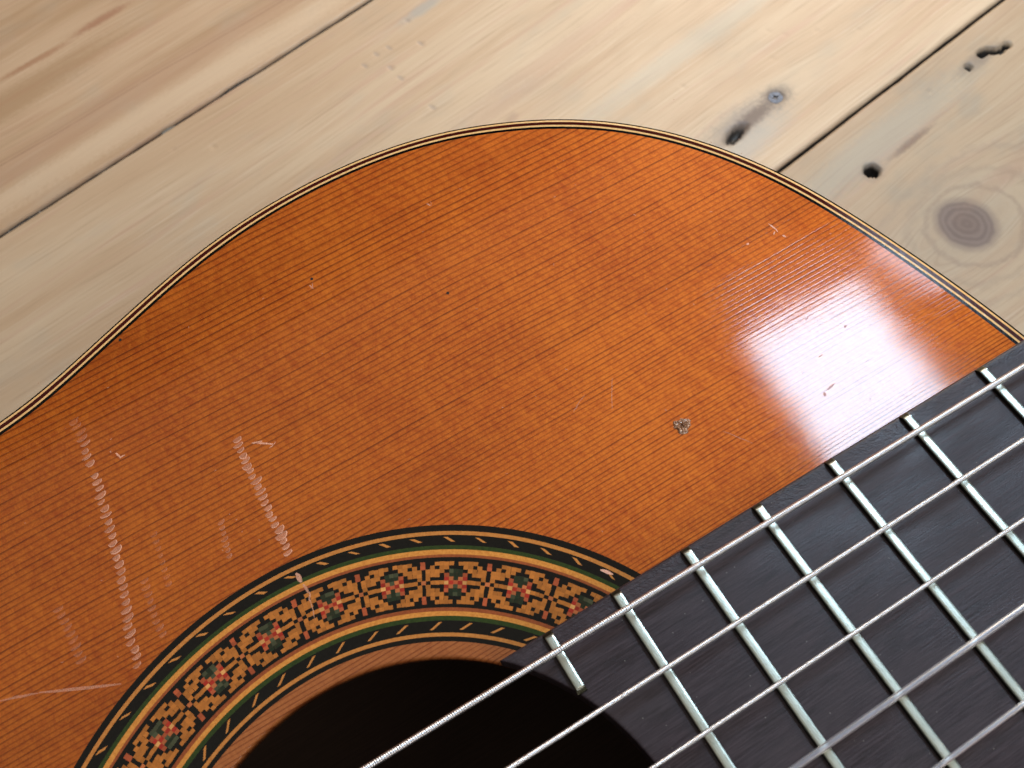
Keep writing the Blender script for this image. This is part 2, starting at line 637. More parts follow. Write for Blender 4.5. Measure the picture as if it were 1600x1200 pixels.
# features of the middle board
DK = (0.030, 0.024, 0.022)
RUST = (0.155, 0.125, 0.110)
GST = (0.46, 0.44, 0.39)
BST = (0.40, 0.41, 0.38)
sB = []
u_, v_ = fp(193.0, 157.8); sB.append(('spot', u_ + 5, v_ + 1, 22, 8, 0.0, (0.27, 0.235, 0.215), 0.75, 0.85))
sB.append(('spot', u_ - 3, v_ - 7, 26, 6, 0.0, GST, 0.60, 0.8))
sB.append(('blade', u_ + 9, v_ + 0.5, 15, 3.6, 0.05, (0.16, 0.11, 0.085), 0.85))
u_, v_ = fp(214.8, 163.1); sB.append(('spot', u_, v_, 6.6, 5.0, 0.0, RUST, 0.80, 0.75))
u_, v_ = fp(126.3, 272.6); sB.append(('spot', u_ + 4, v_, 13, 3.0, 0.03, BST, 0.60, 0.7))
for q in ((97.0, 259.2), (103.4, 261.9), (109.0, 262.1), (104.7, 252.9), (105.6, 246.2), (120.1, 257.4), (121.6, 270.8), (108.8, 227.1)):
    a_, b_ = fp(*q)
    sB.append(('spot', a_, b_, 0.9, 1.9, 0.1, (0.42, 0.33, 0.27), 0.55, 0.6))
u_, v_ = fp(142.0, 215.0); sB.append(('blade', u_, v_, 60, 2.6, 0.0, (0.52, 0.33, 0.22), 0.45))
u_, v_ = fp(160.0, 225.0); sB.append(('blade', u_ + 10, v_, 70, 4.0, 0.01, (0.56, 0.36, 0.25), 0.40))
u_, v_ = fp(131.0, 207.0); sB.append(('spot', u_, v_, 3.2, 2.2, 0.0, (0.44, 0.29, 0.21), 0.5, 0.8))
u_, v_ = fp(175.0, 195.0); sB.append(('blade', u_ + 30, v_, 90, 6, 0.0, (0.56, 0.52, 0.42), 0.45))

pitB = []
a_, b_ = fp(192.4, 157.0); pitB.append((a_, b_, 7.8, 3.4, 0.10, -3.4))
a_, b_ = fp(214.8, 163.1); pitB.append((a_, b_, 3.3, 3.3, 0.0, 0.9))
for q, dp in (((97.0, 259.2), .30), ((103.4, 261.9), .25), ((109.0, 262.1), .2), ((104.7, 252.9), .40), ((105.6, 246.2), .25),
              ((120.1, 257.4), .35), ((121.6, 270.8), .25), ((108.8, 227.1), .35), ((20, 262), .2), ((33, 255), .25),
              ((232, 190), .25), ((236, 185), .2), ((247, 180), .25), ((260, 172), .2), ((225, 178), .2), ((190, 185), .2)):
    a_, b_ = fp(*q)
    pitB.append((a_, b_, 0.9, 1.6, 0.5, dp))

# right-hand board with the knots
sC = []
ku, kv = fp(232.6, 85.9)
sC.append(('ring', ku + 2, kv - 2, 17, 15, 0.0, (0.40, 0.27, 0.19), 0.50, 0.10))
sC.append(('ring', ku + 3, kv - 3, 26, 20, 0.0, (0.44, 0.33, 0.24), 0.32, 0.10))
sC.append(('ring', ku + 4, kv - 3, 39, 25, 0.0, (0.46, 0.35, 0.26), 0.28, 0.08))
sC.append(('spot', ku, kv, 30, 20, 0.0, (0.45, 0.39, 0.31), 0.35, 0.9))
sC.append(('knot', ku, kv, 9.6, 10.2, 0.0, None, 1.0))
a_, b_ = fp(221.5, 119.1); sC.append(('spot', a_, b_, 4.6, 4.0, 0.0, (0.27, 0.22, 0.19), 0.75, 0.75))
a_, b_ = fp(240.5, 121.5); sC.append(('blade', a_, b_, 13.5, 1.8, 0.0, (0.26, 0.14, 0.09), 0.80))
a_, b_ = fp(288.0, 137.4); sC.append(('spot', a_ - 2, b_, 13, 3.4, 0.0, (0.30, 0.235, 0.19), 0.7, 0.8))
a_, b_ = fp(230.0, 129.0); sC.append(('blade', a_, b_ - 2, 60, 9, 0.0, (0.47, 0.44, 0.38), 0.5))
a_, b_ = fp(290.0, 100.0); sC.append(('blade', a_, b_, 60, 5, 0.0, (0.58, 0.36, 0.24), 0.40))
pitC = []
a_, b_ = fp(221.5, 119.1); pitC.append((a_, b_, 3.1, 2.9, 0.3, 6.0))
for q, ru_, rv_, dp in (((280.3, 136.2), 1.9, 1.6, 3.5), ((288.5, 138.7), 2.2, 1.5, 4.5), ((290.7, 138.6), 2.3, 1.8, 4.5), ((293.0, 137.3), 2.2, 1.7, 4.5), ((295.6, 136.0), 2.2, 1.4, 4.5), ((298.9, 136.6), 1.9, 1.7, 4.5), ((261.2, 135.2), 0.7, 0.6, 1.5)):
    a_, b_ = fp(*q)
    pitC.append((a_, b_, ru_, rv_, 0.1, dp))

# far-left board with the cathedral tips
sA = []
a_, b_ = fp(20.0, 340.0); sA.append(('blade', a_, b_, 16, 2.6, 0.02, (0.40, 0.195, 0.115), 0.75))
a_, b_ = fp(-4.0, 334.5); sA.append(('blade', a_ - 6, b_, 20, 2.0, -0.02, (0.42, 0.215, 0.12), 0.70))
a_, b_ = fp(45.0, 349.0); sA.append(('blade', a_, b_, 16, 3.0, 0.02, (0.44, 0.23, 0.14), 0.60))
a_, b_ = fp(5.0, 296.0); sA.append(('blade', a_ + 10, b_ - 2, 150, 8.0, 0.01, (0.53, 0.33, 0.21), 0.60))
a_, b_ = fp(20.0, 283.0); sA.append(('blade', a_, b_, 170, 7.0, 0.0, (0.76, 0.58, 0.40), 0.60))
a_, b_ = fp(-25.0, 318.0); sA.append(('blade', a_, b_, 60, 9.0, 0.05, (0.44, 0.275, 0.15), 0.60))
l0, l1 = fp(-36.9, 290.2), fp(72.8, 306.6)
lb = (l1[1] - l0[1]) / (l1[0] - l0[0])
la = l0[1] - lb * l0[0]
linA = [(la, lb, 0.55, (0.30, 0.17, 0.10), 0.8), (la + 1.6, lb, 0.8, (0.36, 0.22, 0.13), 0.4)]
# bent lines for the cathedral arches
M_A = board_material("pine_board_warm", 3.0, 0.0, 0.80, sA, (), 1.0, linA)
M_B = board_material("pine_board_pale", 17.0, 0.05, 0.22, sB,
                     ((fp(193, 157.8)[0] + 6, fp(193, 157.8)[1], 5.0, 40.0, 14.0),), 0.8)
M_C = board_material("pine_board_knotty", 31.0, 0.35, 0.0, sC, dark=0.74, knots=
                     ((ku, kv, 16.0, 34.0, 22.0), (fp(221.5, 119.1)[0], fp(221.5, 119.1)[1], 4.0, 22.0, 9.0)), wavy=0.8)
M_D = board_material("pine_board_plain", 47.0, 0.1, 0.3)

plank("board_left", seams[0], s1, M_A, gap_lo=0.9, dense=(-70, 190), seed=3, pits=[])
plank("board_middle", s1, s2, M_B, gap_hi=0.9, dense=(-20, 370), pits=pitB, seed=11)
plank("board_right", s2, seams[3], M_C, dense=(190, 370), pits=pitC, seed=23)
plank("board_far", seams[-1], seams[0], M_D, seed=31)
for k in (3, 4, 5):
    plank("board_under", seams[k], seams[k + 1], M_D, seed=40 + k)

# grimy filler in the left seam
M_fill = None
gf = G("grey_gap_dirt")
fx_, fy_, fz_ = gf.obj()
fn = gf.noise(gf.vec(fx_ * 0.12, fy_ * 0.5), 1, 4, 0.7)
fc = gf.mix(gf.smooth(fn, 0.36, 0.64), (0.020, 0.018, 0.016), (0.085, 0.07, 0.058))
fc = gf.mix(gf.smooth(gf.noise(gf.vec(fx_ * 0.9, fy_ * 0.9), 1, 2), 0.62, 0.70) * 0.7, fc, (0.40, 0.38, 0.33))
gf.bsdf(color=fc, rough=0.9, normal=gf.bump(fn, 0.8))
fus = np.linspace(-90, 200, 400)
vs, fs = [], []
for i, uu in enumerate(fus):
    zc = -1.9 + 0.6 * math.sin(uu * 0.21) + 0.5 * math.sin(uu * 0.057 + 2)
    vc = s1[0] + s1[1] * uu
    vs += [(uu, vc - 1.3, zc), (uu, vc, zc - 0.15), (uu, vc + 1.3, zc)]
link("gap_dirt", mesh("gap_dirt", vs, [f[::-1] for f in grid_faces(len(fus), 3)]), gf.m, floor)
# pale crumb stuck in the gap
a_, b_ = fp(22.0, 272.2)
cv = []
for k in range(14):
    t = k * 2.4
    cv.append((a_ + 3.4 * math.cos(t) * random.uniform(.7, 1), b_ + 0.75 * math.sin(t) * random.uniform(.7, 1), -0.6 + 0.5 * random.random()))
import bmesh


def hull(name, pts, mat, parent):
    bm = bmesh.new()
    for p in pts:
        bm.verts.new(Vector(p) * S)
    bmesh.ops.convex_hull(bm, input=bm.verts)
    me = bpy.data.meshes.new(name)
    bm.to_mesh(me)
    bm.free()
    return link(name, me, mat, parent, smooth=False)


M_crumb = plain_wood("pale_crumb", (0.30, 0.28, 0.24), (0.16, 0.15, 0.13), 0.8)
hull("crumb", cv, M_crumb, floor)

# countersunk wood screw
M_screw = metal_material("dull_zinc_screw", (0.19, 0.215, 0.27), 0.55, (0.09, 0.085, 0.085), 0.8, 0.08, 0.6)
a_, b_ = fp(214.8, 163.1)
n = 48
rings = []
for r_, z_ in ((2.8, -1.4), (2.75, -0.50), (2.55, -0.36), (1.25, -0.34)):
    t = np.linspace(0, 2 * math.pi, n, endpoint=False)
    rings.append(np.c_[a_ + r_ * np.cos(t), b_ + r_ * np.sin(t), np.full(n, z_)])
# cross recess
t = np.linspace(0, 2 * math.pi, n, endpoint=False)
cr = 0.50 + 0.75 * np.abs(np.cos(2 * t + 0.5)) ** 2.2
for k_, z_ in ((1.0, -0.36), (0.86, -1.0), (0.3, -1.9), (0.02, -2.1)):
    rings.append(np.c_[a_ + cr * k_ * np.cos(t), b_ + cr * k_ * np.sin(t), np.full(n, z_)])
vs, fs = sweep_rings(rings)
o = link("screw", mesh("screw", vs, fs), M_screw, floor, smooth=False)

# ------------------------------------------------------------------ THE GUITAR
SX = 470.7073                  # nut
HF = 5.995                     # fingerboard surface
RH = 41.82                     # soundhole radius
RFE = 41.65
YO = -0.586


def fret_x(k):
    return SX - 650 * (1 - 2 ** (-k / 12))


def edge_bass(x):
    return 30.17 - 0.00828 * x


def edge_treble(x):
    return 2 * YO - edge_bass(x)


guitar = bpy.data.objects.new("classical_guitar", None)
COL.objects.link(guitar)
guitar.location = (0, 0, Z0 * S)
tag(guitar, "old classical guitar with glossy orange top and mosaic rosette lying face up on pine floorboards", "guitar")
guitar.empty_display_size = 0.05
OFF = Vector((0, 0, -Z0 * S))     # parts keep z = 0 at the soundboard


def part(name, me, mat, parent=None, smooth=True):
    o = link(name, me, mat, parent or guitar, smooth)
    if parent is None:
        o.location = OFF
    return o


# body outline, bass side, from the neck joint round to the tail
pts = [(145.7, 0), (145.6, 14), (143.9, 29.5), (141.7, 42.0), (139.4, 52.6), (135.9, 66.4), (131.2, 81.0), (124.9, 94.4),
       (116.8, 106.6), (107.0, 116.8), (97.1, 124.0), (89.5, 128.2), (76.4, 133.7), (62.1, 136.9), (47.0, 137.9), (31.5, 137.0),
       (15.4, 133.8), (-0.8, 128.4), (-14.8, 123.3), (-22.6, 120.6), (-30.5, 118.8), (-42, 117.6), (-58, 118.4), (-78, 122.5), (-105, 133),
       (-140, 152), (-175, 169), (-210, 179), (-245, 180), (-277, 169), (-303, 148), (-322, 118), (-334, 76), (-339, 36), (-340, 0)]
half = np.array(pts, float)
full = np.vstack([half, (half[1:-1] * [1, -1])[::-1]])
full[len(half):, 1] += 0.0


def catmull_closed(p, n_per):
    out = []
    n_ = len(p)
    for i in range(n_):
        p0, p1, p2, p3 = p[i - 1], p[i], p[(i + 1) % n_], p[(i + 2) % n_]
        k = max(4, int(np.linalg.norm(p2 - p1) / n_per))
        for j in range(k):
            t = j / k
            out.append(0.5 * ((2 * p1) + (-p0 + p2) * t + (2 * p0 - 5 * p1 + 4 * p2 - p3) * t * t + (-p0 + 3 * p1 - 3 * p2 + p3) * t ** 3))
    return np.array(out)


def resample(c, step):
    d = np.linalg.norm(np.roll(c, -1, 0) - c, axis=1)
    s = np.r_[0, np.cumsum(d)]
    n_ = int(s[-1] / step)
    q = np.linspace(0, s[-1], n_, endpoint=False)
    cc = np.vstack([c, c[:1]])
    return np.c_[np.interp(q, s, cc[:, 0]), np.interp(q, s, cc[:, 1])]


outl = resample(catmull_closed(full, 1.0), 1.5)
ker = np.exp(-0.5 * (np.arange(-8, 9) / 3.0) ** 2)
ker /= ker.sum()
outl = sum(k * np.roll(outl, s_, 0) for k, s_ in zip(ker, range(-8, 9)))
tang = np.roll(outl, -1, 0) - np.roll(outl, 1, 0)
tang /= np.linalg.norm(tang, axis=1)[:, None]
nrm_ = np.c_[-tang[:, 1], tang[:, 0]]
if np.mean(np.sum(nrm_ * outl, 1)) > 0:
    nrm_ = -nrm_                       # pointing inwards
NO = len(outl)


def offset(d):
    return outl + nrm_ * d


def strip(name, d0, d1, mat, z0=0.0, z1=0.0, wob=0.0):
    """flat band of binding between two offsets of the outline, with a thin body below"""
    wv = wob * np.sin(np.arange(NO) * 0.05) + wob * 0.6 * np.sin(np.arange(NO) * 0.173 + 1)
    a, b = offset(d0), outl + nrm_ * (d1 + wv)[:, None]
    R_ = []
    for c_, z_ in ((a, -2.5), (a, z0), (b, z1), (b, -2.5)):
        R_.append(np.c_[c_, np.full(NO, z_)])
    vs, fs = sweep_rings(R_)
    me = mesh(name, vs, fs)
    o = part(name, me, mat, smooth=False)
    return o


strip("purfling_strip", 0.0, 0.48, M_black, -0.22, -0.03)
strip("purfling_strip", 0.48, 0.94, M_pur_cream, -0.03, 0.0)
strip("purfling_strip", 0.94, 1.76, M_pur_red, 0.0, 0.0)
strip("purfling_strip", 1.76, 2.21, M_pur_cream, 0.0, 0.0)
strip("purfling_strip", 2.21, 2.88, M_black, 0.0, 0.0)

# soundboard: from the rosette out to the purfling
inner = offset(2.88)
ang_ = np.arctan2(inner[:, 1], inner[:, 0])
RO = 64.66
c0 = np.c_[RO * np.cos(ang_), RO * np.sin(ang_)]
ts = np.linspace(0, 1, 26)
R_ = [np.c_[inner * (1 - t) + c0 * t, np.zeros(NO)] for t in ts]
vs, fs = sweep_rings(R_)
top = part("soundboard", mesh("soundboard", vs, fs), M_top)

# body shell
wall = []
for d_, z_ in ((0.0, -0.22), (0.0, -95.5), (0.5, -96.0)):
    wall.append(np.c_[offset(d_), np.full(NO, z_)])
vs, fs = sweep_rings(wall)
part("side", mesh("side", vs, [f[::-1] for f in fs]), M_side)
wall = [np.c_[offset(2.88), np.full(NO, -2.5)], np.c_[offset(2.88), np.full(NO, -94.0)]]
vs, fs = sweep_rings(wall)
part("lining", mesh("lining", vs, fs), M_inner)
for nm, zz, mt in (("back", -98.0, M_side), ("inner_back", -94.0, M_inner)):
    cc = offset(0.6)
    vs = np.vstack([np.c_[cc, np.full(NO, zz)], [[-60, 0, zz]]])
    part(nm, mesh(nm, vs, [(i, (i + 1) % NO, NO) for i in range(NO)]), mt)
vs, fs = sweep_rings([np.c_[offset(0.5), np.full(NO, -96.0)], np.c_[offset(0.6), np.full(NO, -98.0)]])
part("back_edge", mesh("back_edge", vs, fs), M_side)
# underside of the top
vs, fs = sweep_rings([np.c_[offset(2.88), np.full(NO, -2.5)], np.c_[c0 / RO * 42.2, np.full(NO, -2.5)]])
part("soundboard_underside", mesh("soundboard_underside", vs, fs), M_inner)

# ------------------------------------------------------------------ rosette
ROS = [(64.66, 63.51, M_black), (63.51, 62.82, M_cream), (62.82, 60.95, M_black), (60.95, 60.22, M_green), (60.22, 59.34, M_gold),
       (59.34, 58.86, M_brown), (58.86, 50.19, M_black), (50.19, 49.56, M_brown), (49.56, 48.78, M_gold), (48.78, 48.0, M_green),
       (48.0, 46.0, M_black), (46.0, 45.37, M_cream), (45.37, 44.56, M_black)]
base = annulus([(RO, -0.5), (44.5, -0.5)], 180)
ros = part("rosette", mesh("rosette", *base), M_black)
for r0, r1, mt in ROS:
    vs, fs = annulus([(r0, 0.0), (r1, 0.0)], 420)
    link("rosette_ring", mesh("rosette_ring", vs, fs), mt, ros)

UNITS = 31
W_ = ["R", "R", "K", "K", "K", "P", "K", "K", "K", "R", "R"]
COLS = [
    "RRKKKPKKKRR",   # column through the cross centre
    "KKOOOKOOOKK",
    "KOOOKOKOOOK",
    "OKOOKOKOOKO",
    "OOOKKOKKOOO",
    "OOKRDLDRKOO",
    "OKGGPDPGGKO",
    "KKGGGRGGGKK",
]
PAL = dict(O=(0.47, 0.155, 0.028), K=None, R=(0.42, 0.085, 0.030), D=(0.38, 0.026, 0.014), P=(0.50, 0.14, 0.045),
           L=(0.70, 0.33, 0.10), G=(0.012, 0.024, 0.011))
vs, fs, tints = [], [], []
RO_M, RI_M = 58.1, 50.83
dr = (RO_M - RI_M) / 11
ua = 2 * math.pi / UNITS
for uidx in range(UNITS):
    a0 = math.radians(63.32) + uidx * ua
    jit = random.uniform(-0.004, 0.004)
    for c_ in range(14):
        colp = COLS[c_] if c_ <= 7 else COLS[14 - c_]
        sr = random.uniform(-0.05, 0.05)
        for r_ in range(11):
            k = colp[r_]
            if PAL[k] is None:
                continue
            am = a0 + jit - (c_ + random.uniform(-.05, .05)) * ua / 14
            hw = ua / 28 * random.uniform(0.98, 1.07)
            ro = RO_M - r_ * dr + sr
            ri = ro - dr * 1.04
            zt = 0.010 + 0.004 * random.random()
            b_ = len(vs)
            for rr, aa in ((ro, am + hw), (ro, am - hw), (ri, am - hw), (ri, am + hw)):
                j1, j2 = random.uniform(-.03, .03), random.uniform(-.0005, .0005)
                vs.append(((rr + j1) * math.cos(aa + j2), (rr + j1) * math.sin(aa + j2), zt))
            fs.append((b_, b_ + 1, b_ + 2, b_ + 3))
            f = random.uniform(0.78, 1.18)
            base_c = PAL[k]
            if k == 'G' and random.random() < 0.3:
                base_c = (0.06, 0.07, 0.035)
            tints.append(tuple(min(1, q * f) for q in base_c) + (1,))
me = mesh("mosaic_tiles", vs, fs)
# winding: make all faces look up
ca_ = me.color_attributes.new("tint", 'FLOAT_COLOR', 'CORNER')
arr = np.repeat(np.array(tints, np.float32), 4, axis=0)
ca_.data.foreach_set("color", arr.ravel())
o = link("mosaic_tiles", me, M_tile, ros, smooth=False)
tag(o, "tiny amber, red and green inlaid squares", kind="stuff")


def dash_mesh(rm, hr, wt, shift):
    v_ = []
    for rr, sh in ((rm + hr, -shift / 2), (rm - hr, shift / 2)):
        for q in (-wt / 2, wt / 2):
            v_.append((rr, q + sh, 0.014))
    v_ = [v_[0], v_[1], v_[3], v_[2]]
    top_ = v_
    bot = [(x_, y_, -0.3) for x_, y_, _ in v_]
    return top_ + bot, [(0, 1, 2, 3), (0, 4, 5, 1), (1, 5, 6, 2), (2, 6, 7, 3), (3, 7, 4, 0)]


for rm, hr, wt, sh, cnt, ph in ((62.02, 0.40, 0.80, -1.35, 68, 64.26), (47.1, 0.62, 0.62, 1.55, 55, 67.95)):
    protos = []
    for k in range(4):
        v_, f_ = dash_mesh(rm, hr * random.uniform(.92, 1.08), wt * random.uniform(.85, 1.15), sh * random.uniform(.9, 1.1))
        protos.append(mesh("dash", v_, f_))
        protos[-1].materials.append(M_cream)
    for k in range(cnt):
        o = bpy.data.objects.new("dash", protos[k % 4 if k % 3 else (k * 7) % 4])
        COL.objects.link(o)
        o.parent = ros
        o.rotation_euler = (0, 0, math.radians(ph) + 2 * math.pi * k / cnt + random.uniform(-.004, .004))

# wooden lip round the soundhole
vs, fs = annulus([(44.56, 0.0), (42.5, -0.005), (42.15, -0.07), (41.93, -0.25), (RH, -0.6), (RH, -2.5), (42.2, -2.5)], 420)
part("soundhole_lip", mesh("soundhole_lip", vs, fs), M_lip)

# ------------------------------------------------------------------ fingerboard
eb, et = edge_bass(0), edge_treble(0)
ny = 90
tt = np.linspace(0, 1, ny)
# columns along x: s in [0,1] from curved end to nut
xs_in = np.r_[np.linspace(0, 1, 200) ** 1.0 * 130, np.linspace(135, 470.7 - 28, 30)]
rows = []
prof = [(0.0, -6.0), (0.0, -0.42), (0.10, -0.16), (0.38, 0.0)]
for i, q in enumerate(xs_in):
    def sect(xq_off):
        out = []
        for (dy, dz) in prof:
            out.append((dy, dz))
        return out
    row = []
    t_in = np.r_[[p[0] for p in prof], np.linspace(0.8, 59.6, ny), [60.3 - p[0] for p in prof[::-1]]]
    z_in = np.r_[[p[1] for p in prof], np.zeros(ny), [p[1] for p in prof[::-1]]]
    for dy, dz in zip(t_in, z_in):
        f = dy / 60.3
        # y depends on x through the taper: iterate once
        x_ = 35.0 + q
        for _ in range(3):
            y_ = edge_bass(x_) * (1 - f) + edge_treble(x_) * f
            xs_ = math.sqrt(max(RFE ** 2 - y_ ** 2, 0))
            x_ = xs_ + (SX - xs_) * (q / (SX - 28))
        row.append((x_, y_, HF + max(dz, -HF)))
    rows.append(row)
# eased curved end: two extra rows first
first = np.array(rows[0])
lowr = first.copy(); lowr[:, 2] = np.minimum(lowr[:, 2], 0.0)
mid_ = first.copy(); mid_[:, 2] = np.minimum(mid_[:, 2], HF - 0.30)
nud = first.copy(); nud[:, 0] += 0.30
bnd = first.copy(); bnd[:, 0] += 0.05; bnd[:, 2] = np.minimum(bnd[:, 2], HF - 0.08)
allrows = [lowr, mid_, bnd, nud] + [np.array(r_) + ([0.3, 0, 0] if k < 1 else 0) for k, r_ in enumerate(rows)][1:]
A = np.array(allrows)
vs = A.reshape(-1, 3)
fs = [f[::-1] for f in grid_faces(A.shape[0], A.shape[1])]
fb = part("fingerboard", mesh("fingerboard", vs, fs), M_fing)

# neck shaft beyond the body, heel side hidden
vs = []
for x_ in (146.5, 470.7):
    for k in range(13):
        a = math.pi * k / 12
        vs.append((x_, YO + (edge_bass(x_) - YO) * math.cos(a), -22 * math.sin(a) ** 0.8 * (1 if x_ < 300 else 0.8)))
part("neck", mesh("neck", vs, grid_faces(2, 13)), M_neck)


def box(name, x0, x1, y0, y1, z0, z1, mat, bev=0.6):
    bm = bmesh.new()
    bmesh.ops.create_cube(bm, size=1.0)
    for v_ in bm.verts:
        v_.co = Vector(((x0 if v_.co.x < 0 else x1), (y0 if v_.co.y < 0 else y1), (z0 if v_.co.z < 0 else z1))) * S
    bmesh.ops.bevel(bm, geom=bm.edges[:], offset=bev * S, segments=2, affect='EDGES')
    me = bpy.data.meshes.new(name)
    bm.to_mesh(me)
    bm.free()
    return part(name, me, mat, smooth=False)


box("nut", 470.8, 476.5, -27, 26, 0.1, 9.5, M_bone)
box("headstock", 476.7, 660, -36, 35, -20, -2, M_neck, 2.0)
box("bridge", -200, -171, -92, 91, 0.02, 8.0, M_side, 1.0)
box("saddle", -181, -178.6, -40, 39, 8.02, 13.2, M_bone, 0.4)

# ------------------------------------------------------------------ frets
FP = [(-0.84, 0.0), (-0.80, 0.78), (-0.66, 0.96), (-0.40, 1.02), (0.0, 1.04), (0.40, 1.02), (0.66, 0.96), (0.80, 0.78), (0.84, 0.0)]


def fret_mesh(ya, yb):
    """ya > yb; filed bevels at both ends"""
    secs = [(ya, 0.04, 1.0), (ya - 0.12, 0.35, 1.0), (ya - 0.85, 0.93, 1.0), (ya - 1.05, 1.0, 1.0)]
    mid_n = max(2, int((ya - yb) / 4))
    for y_ in np.linspace(ya - 1.6, yb + 1.6, mid_n):
        secs.append((y_, 1.0, 1.0))
    secs += [(yb + 1.05, 1.0, 1.0), (yb + 0.85, 0.93, 1.0), (yb + 0.12, 0.35, 1.0), (yb, 0.04, 1.0)]
    R_ = []
    for y_, hz, wz in secs:
        wb = 0.03 * math.sin(y_ * 1.7)
        R_.append([(px_ * wz + wb * 0.2, y_, min(pz_, 1.03 * hz) if pz_ > 0 else -0.3) for px_, pz_ in FP])
    A_ = np.array(R_)
    f_ = grid_faces(A_.shape[0], A_.shape[1])
    return A_.reshape(-1, 3), f_


for k in range(1, 20):
    x_ = fret_x(k)
    spans = [(edge_bass(x_) - 0.18, edge_treble(x_) + 0.18)]
    if k == 19:
        yy_ = math.sqrt(RFE ** 2 - (x_ - 1.0) ** 2)
        spans = [(edge_bass(x_) - 0.18, yy_ - 0.9), (-yy_ + 0.9, edge_treble(x_) + 0.18)]
    for ya, yb in spans:
        v_, f_ = fret_mesh(ya, yb)
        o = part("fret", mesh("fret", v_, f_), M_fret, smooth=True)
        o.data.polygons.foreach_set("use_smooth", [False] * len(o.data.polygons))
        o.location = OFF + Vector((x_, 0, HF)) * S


# ------------------------------------------------------------------ strings
def string_y(i, x):
    dd = SX - x
    return YO + (2.5 - i) / 5 * (41.8775 + (57.75 - 41.8775) * dd / 650)


def string_z(x):
    return HF + 1 + 3.31 + 0.012423 * ((SX - x) - 325)


def tube(xs, i, rad, nseg, wind=None):
    xs = np.asarray(xs)
    t = np.linspace(0, 2 * math.pi, nseg, endpoint=False)
    Xg, Tg = np.meshgrid(xs, t, indexing='ij')
    if wind is not None:
        p, amp = wind
        fade = smooth01(Xg, -62, -52) * (1 - smooth01(Xg, 165, 175))
        rr = rad - amp * fade * (1 - np.abs(np.cos(math.pi * (Xg / p - Tg / (2 * math.pi)))) ** 0.9)
    else:
        rr = np.full_like(Xg, rad)
    Yc = string_y(i, Xg)
    Zc = string_z(Xg)
    V = np.stack([Xg, Yc + rr * np.cos(Tg), Zc + rr * np.sin(Tg)], -1)
    return V.reshape(-1, 3), [f[::-1] for f in grid_faces(len(xs), nseg, True)]


XS_END = [-179.8, -150, -120, -90, -70]
XE_END = [190, 240, 300, 360, 420, 471]
for i, (rad, pitch, sub_, ns) in enumerate(((0.54, 0.37, 6, 20), (0.445, 0.27, 5, 16), (0.375, 0.22, 5, 14))):
    xs = XS_END + list(np.arange(-62, 176, pitch / sub_)) + XE_END
    v_, f_ = tube(xs, i, rad, ns, (pitch, pitch * 0.31))
    o = part("string", mesh("string", v_, f_), M_wound)
    o["label"] = ["thick silver wound bass string nearest the upper bout", "middle silver wound bass string", "thinnest silver wound string beside the clear ones"][i]
for i, rad in ((3, 0.52), (4, 0.42), (5, 0.36)):
    v_, f_ = tube(XS_END + list(np.linspace(-60, 180, 50)) + XE_END, i, rad, 20)
    o = part("string", mesh("string", v_, f_), M_nylon)
    o["label"] = {3: "thick clear nylon string", 4: "middle clear nylon string", 5: "thin clear nylon string"}[i]

# ------------------------------------------------------------------ wear on the varnish


class Marks:
    def __init__(self):
        self.v, self.f, self.a = [], [], []

    def poly(self, pts_, z=0.02, a=1.0):
        b = len(self.v)
        for p in pts_:
            self.v.append((p[0], p[1], z))
        self.f.append(tuple(range(b, b + len(pts_))))
        self.a.append([a] * len(pts_))

    def stroke(self, path, width, z=0.025, a=1.0):
        path = np.array(path, float)
        n_ = len(path)
        tg = np.gradient(path, axis=0)
        tg /= (np.linalg.norm(tg, axis=1)[:, None] + 1e-9)
        nn = np.c_[-tg[:, 1], tg[:, 0]]
        b = len(self.v)
        for k in range(n_):
            wk = width * (0.25 + 0.75 * math.sin(math.pi * (k + 0.3) / (n_ - 0.4 + 1e-9))) * 0.5
            for s_ in (1, -1):
                q = path[k] + nn[k] * wk * s_
                self.v.append((q[0], q[1], z))
        for k in range(n_ - 1):
            self.f.append((b + 2 * k, b + 2 * k + 1, b + 2 * k + 3, b + 2 * k + 2))
            self.a.append([a] * 4)

    def build(self, name, mat, label=None):
        me = mesh(name, self.v, self.f)
        at = me.color_attributes.new("fade", 'FLOAT_COLOR', 'CORNER')
        fl = []
        for q in self.a:
            for x_ in q:
                fl += [x_, x_, x_, 1.0]
        at.data.foreach_set("color", np.array(fl, np.float32))
        o = part(name, me, mat, smooth=False)
        if label:
            o["label"] = label
        return o


def crescent(mk, cx, cy, w_, h_, a, lean=0.0):
    """a nail dent: long axis along the strings (x), round side to the treble"""
    n_ = 9
    c_, s_ = math.cos(lean), math.sin(lean)

    def tr(px, py):
        return (cx + px * c_ - py * s_, cy + px * s_ + py * c_)
    arc = []
    for k in range(n_):
        t = math.pi * k / (n_ - 1)
        arc.append(tr(-w_ / 2 * math.cos(t), -h_ * math.sin(t) ** 0.8 * random.uniform(.9, 1.05)))
    back = [tr(w_ * 0.35, h_ * 0.12), tr(0, h_ * 0.18), tr(-w_ * 0.35, h_ * 0.05)]
    mk.poly((arc + back)[::1], 0.02, 0.34 * a)
    cut0, cut1 = random.randint(0, 2), random.randint(6, n_)
    mk.stroke(arc[cut0:max(cut1, cut0 + 3)], random.uniform(0.16, 0.30), 0.026, 0.75 * a)
    mk.stroke(arc[-4:], random.uniform(0.14, 0.26), 0.028, 0.9 * a)
    if random.random() < 0.5:
        mk.stroke([tr(-w_ * .35, -h_ * .35), tr(0, -h_ * .55), tr(w_ * .3, -h_ * .3)], 0.12, 0.03, 0.6 * a)


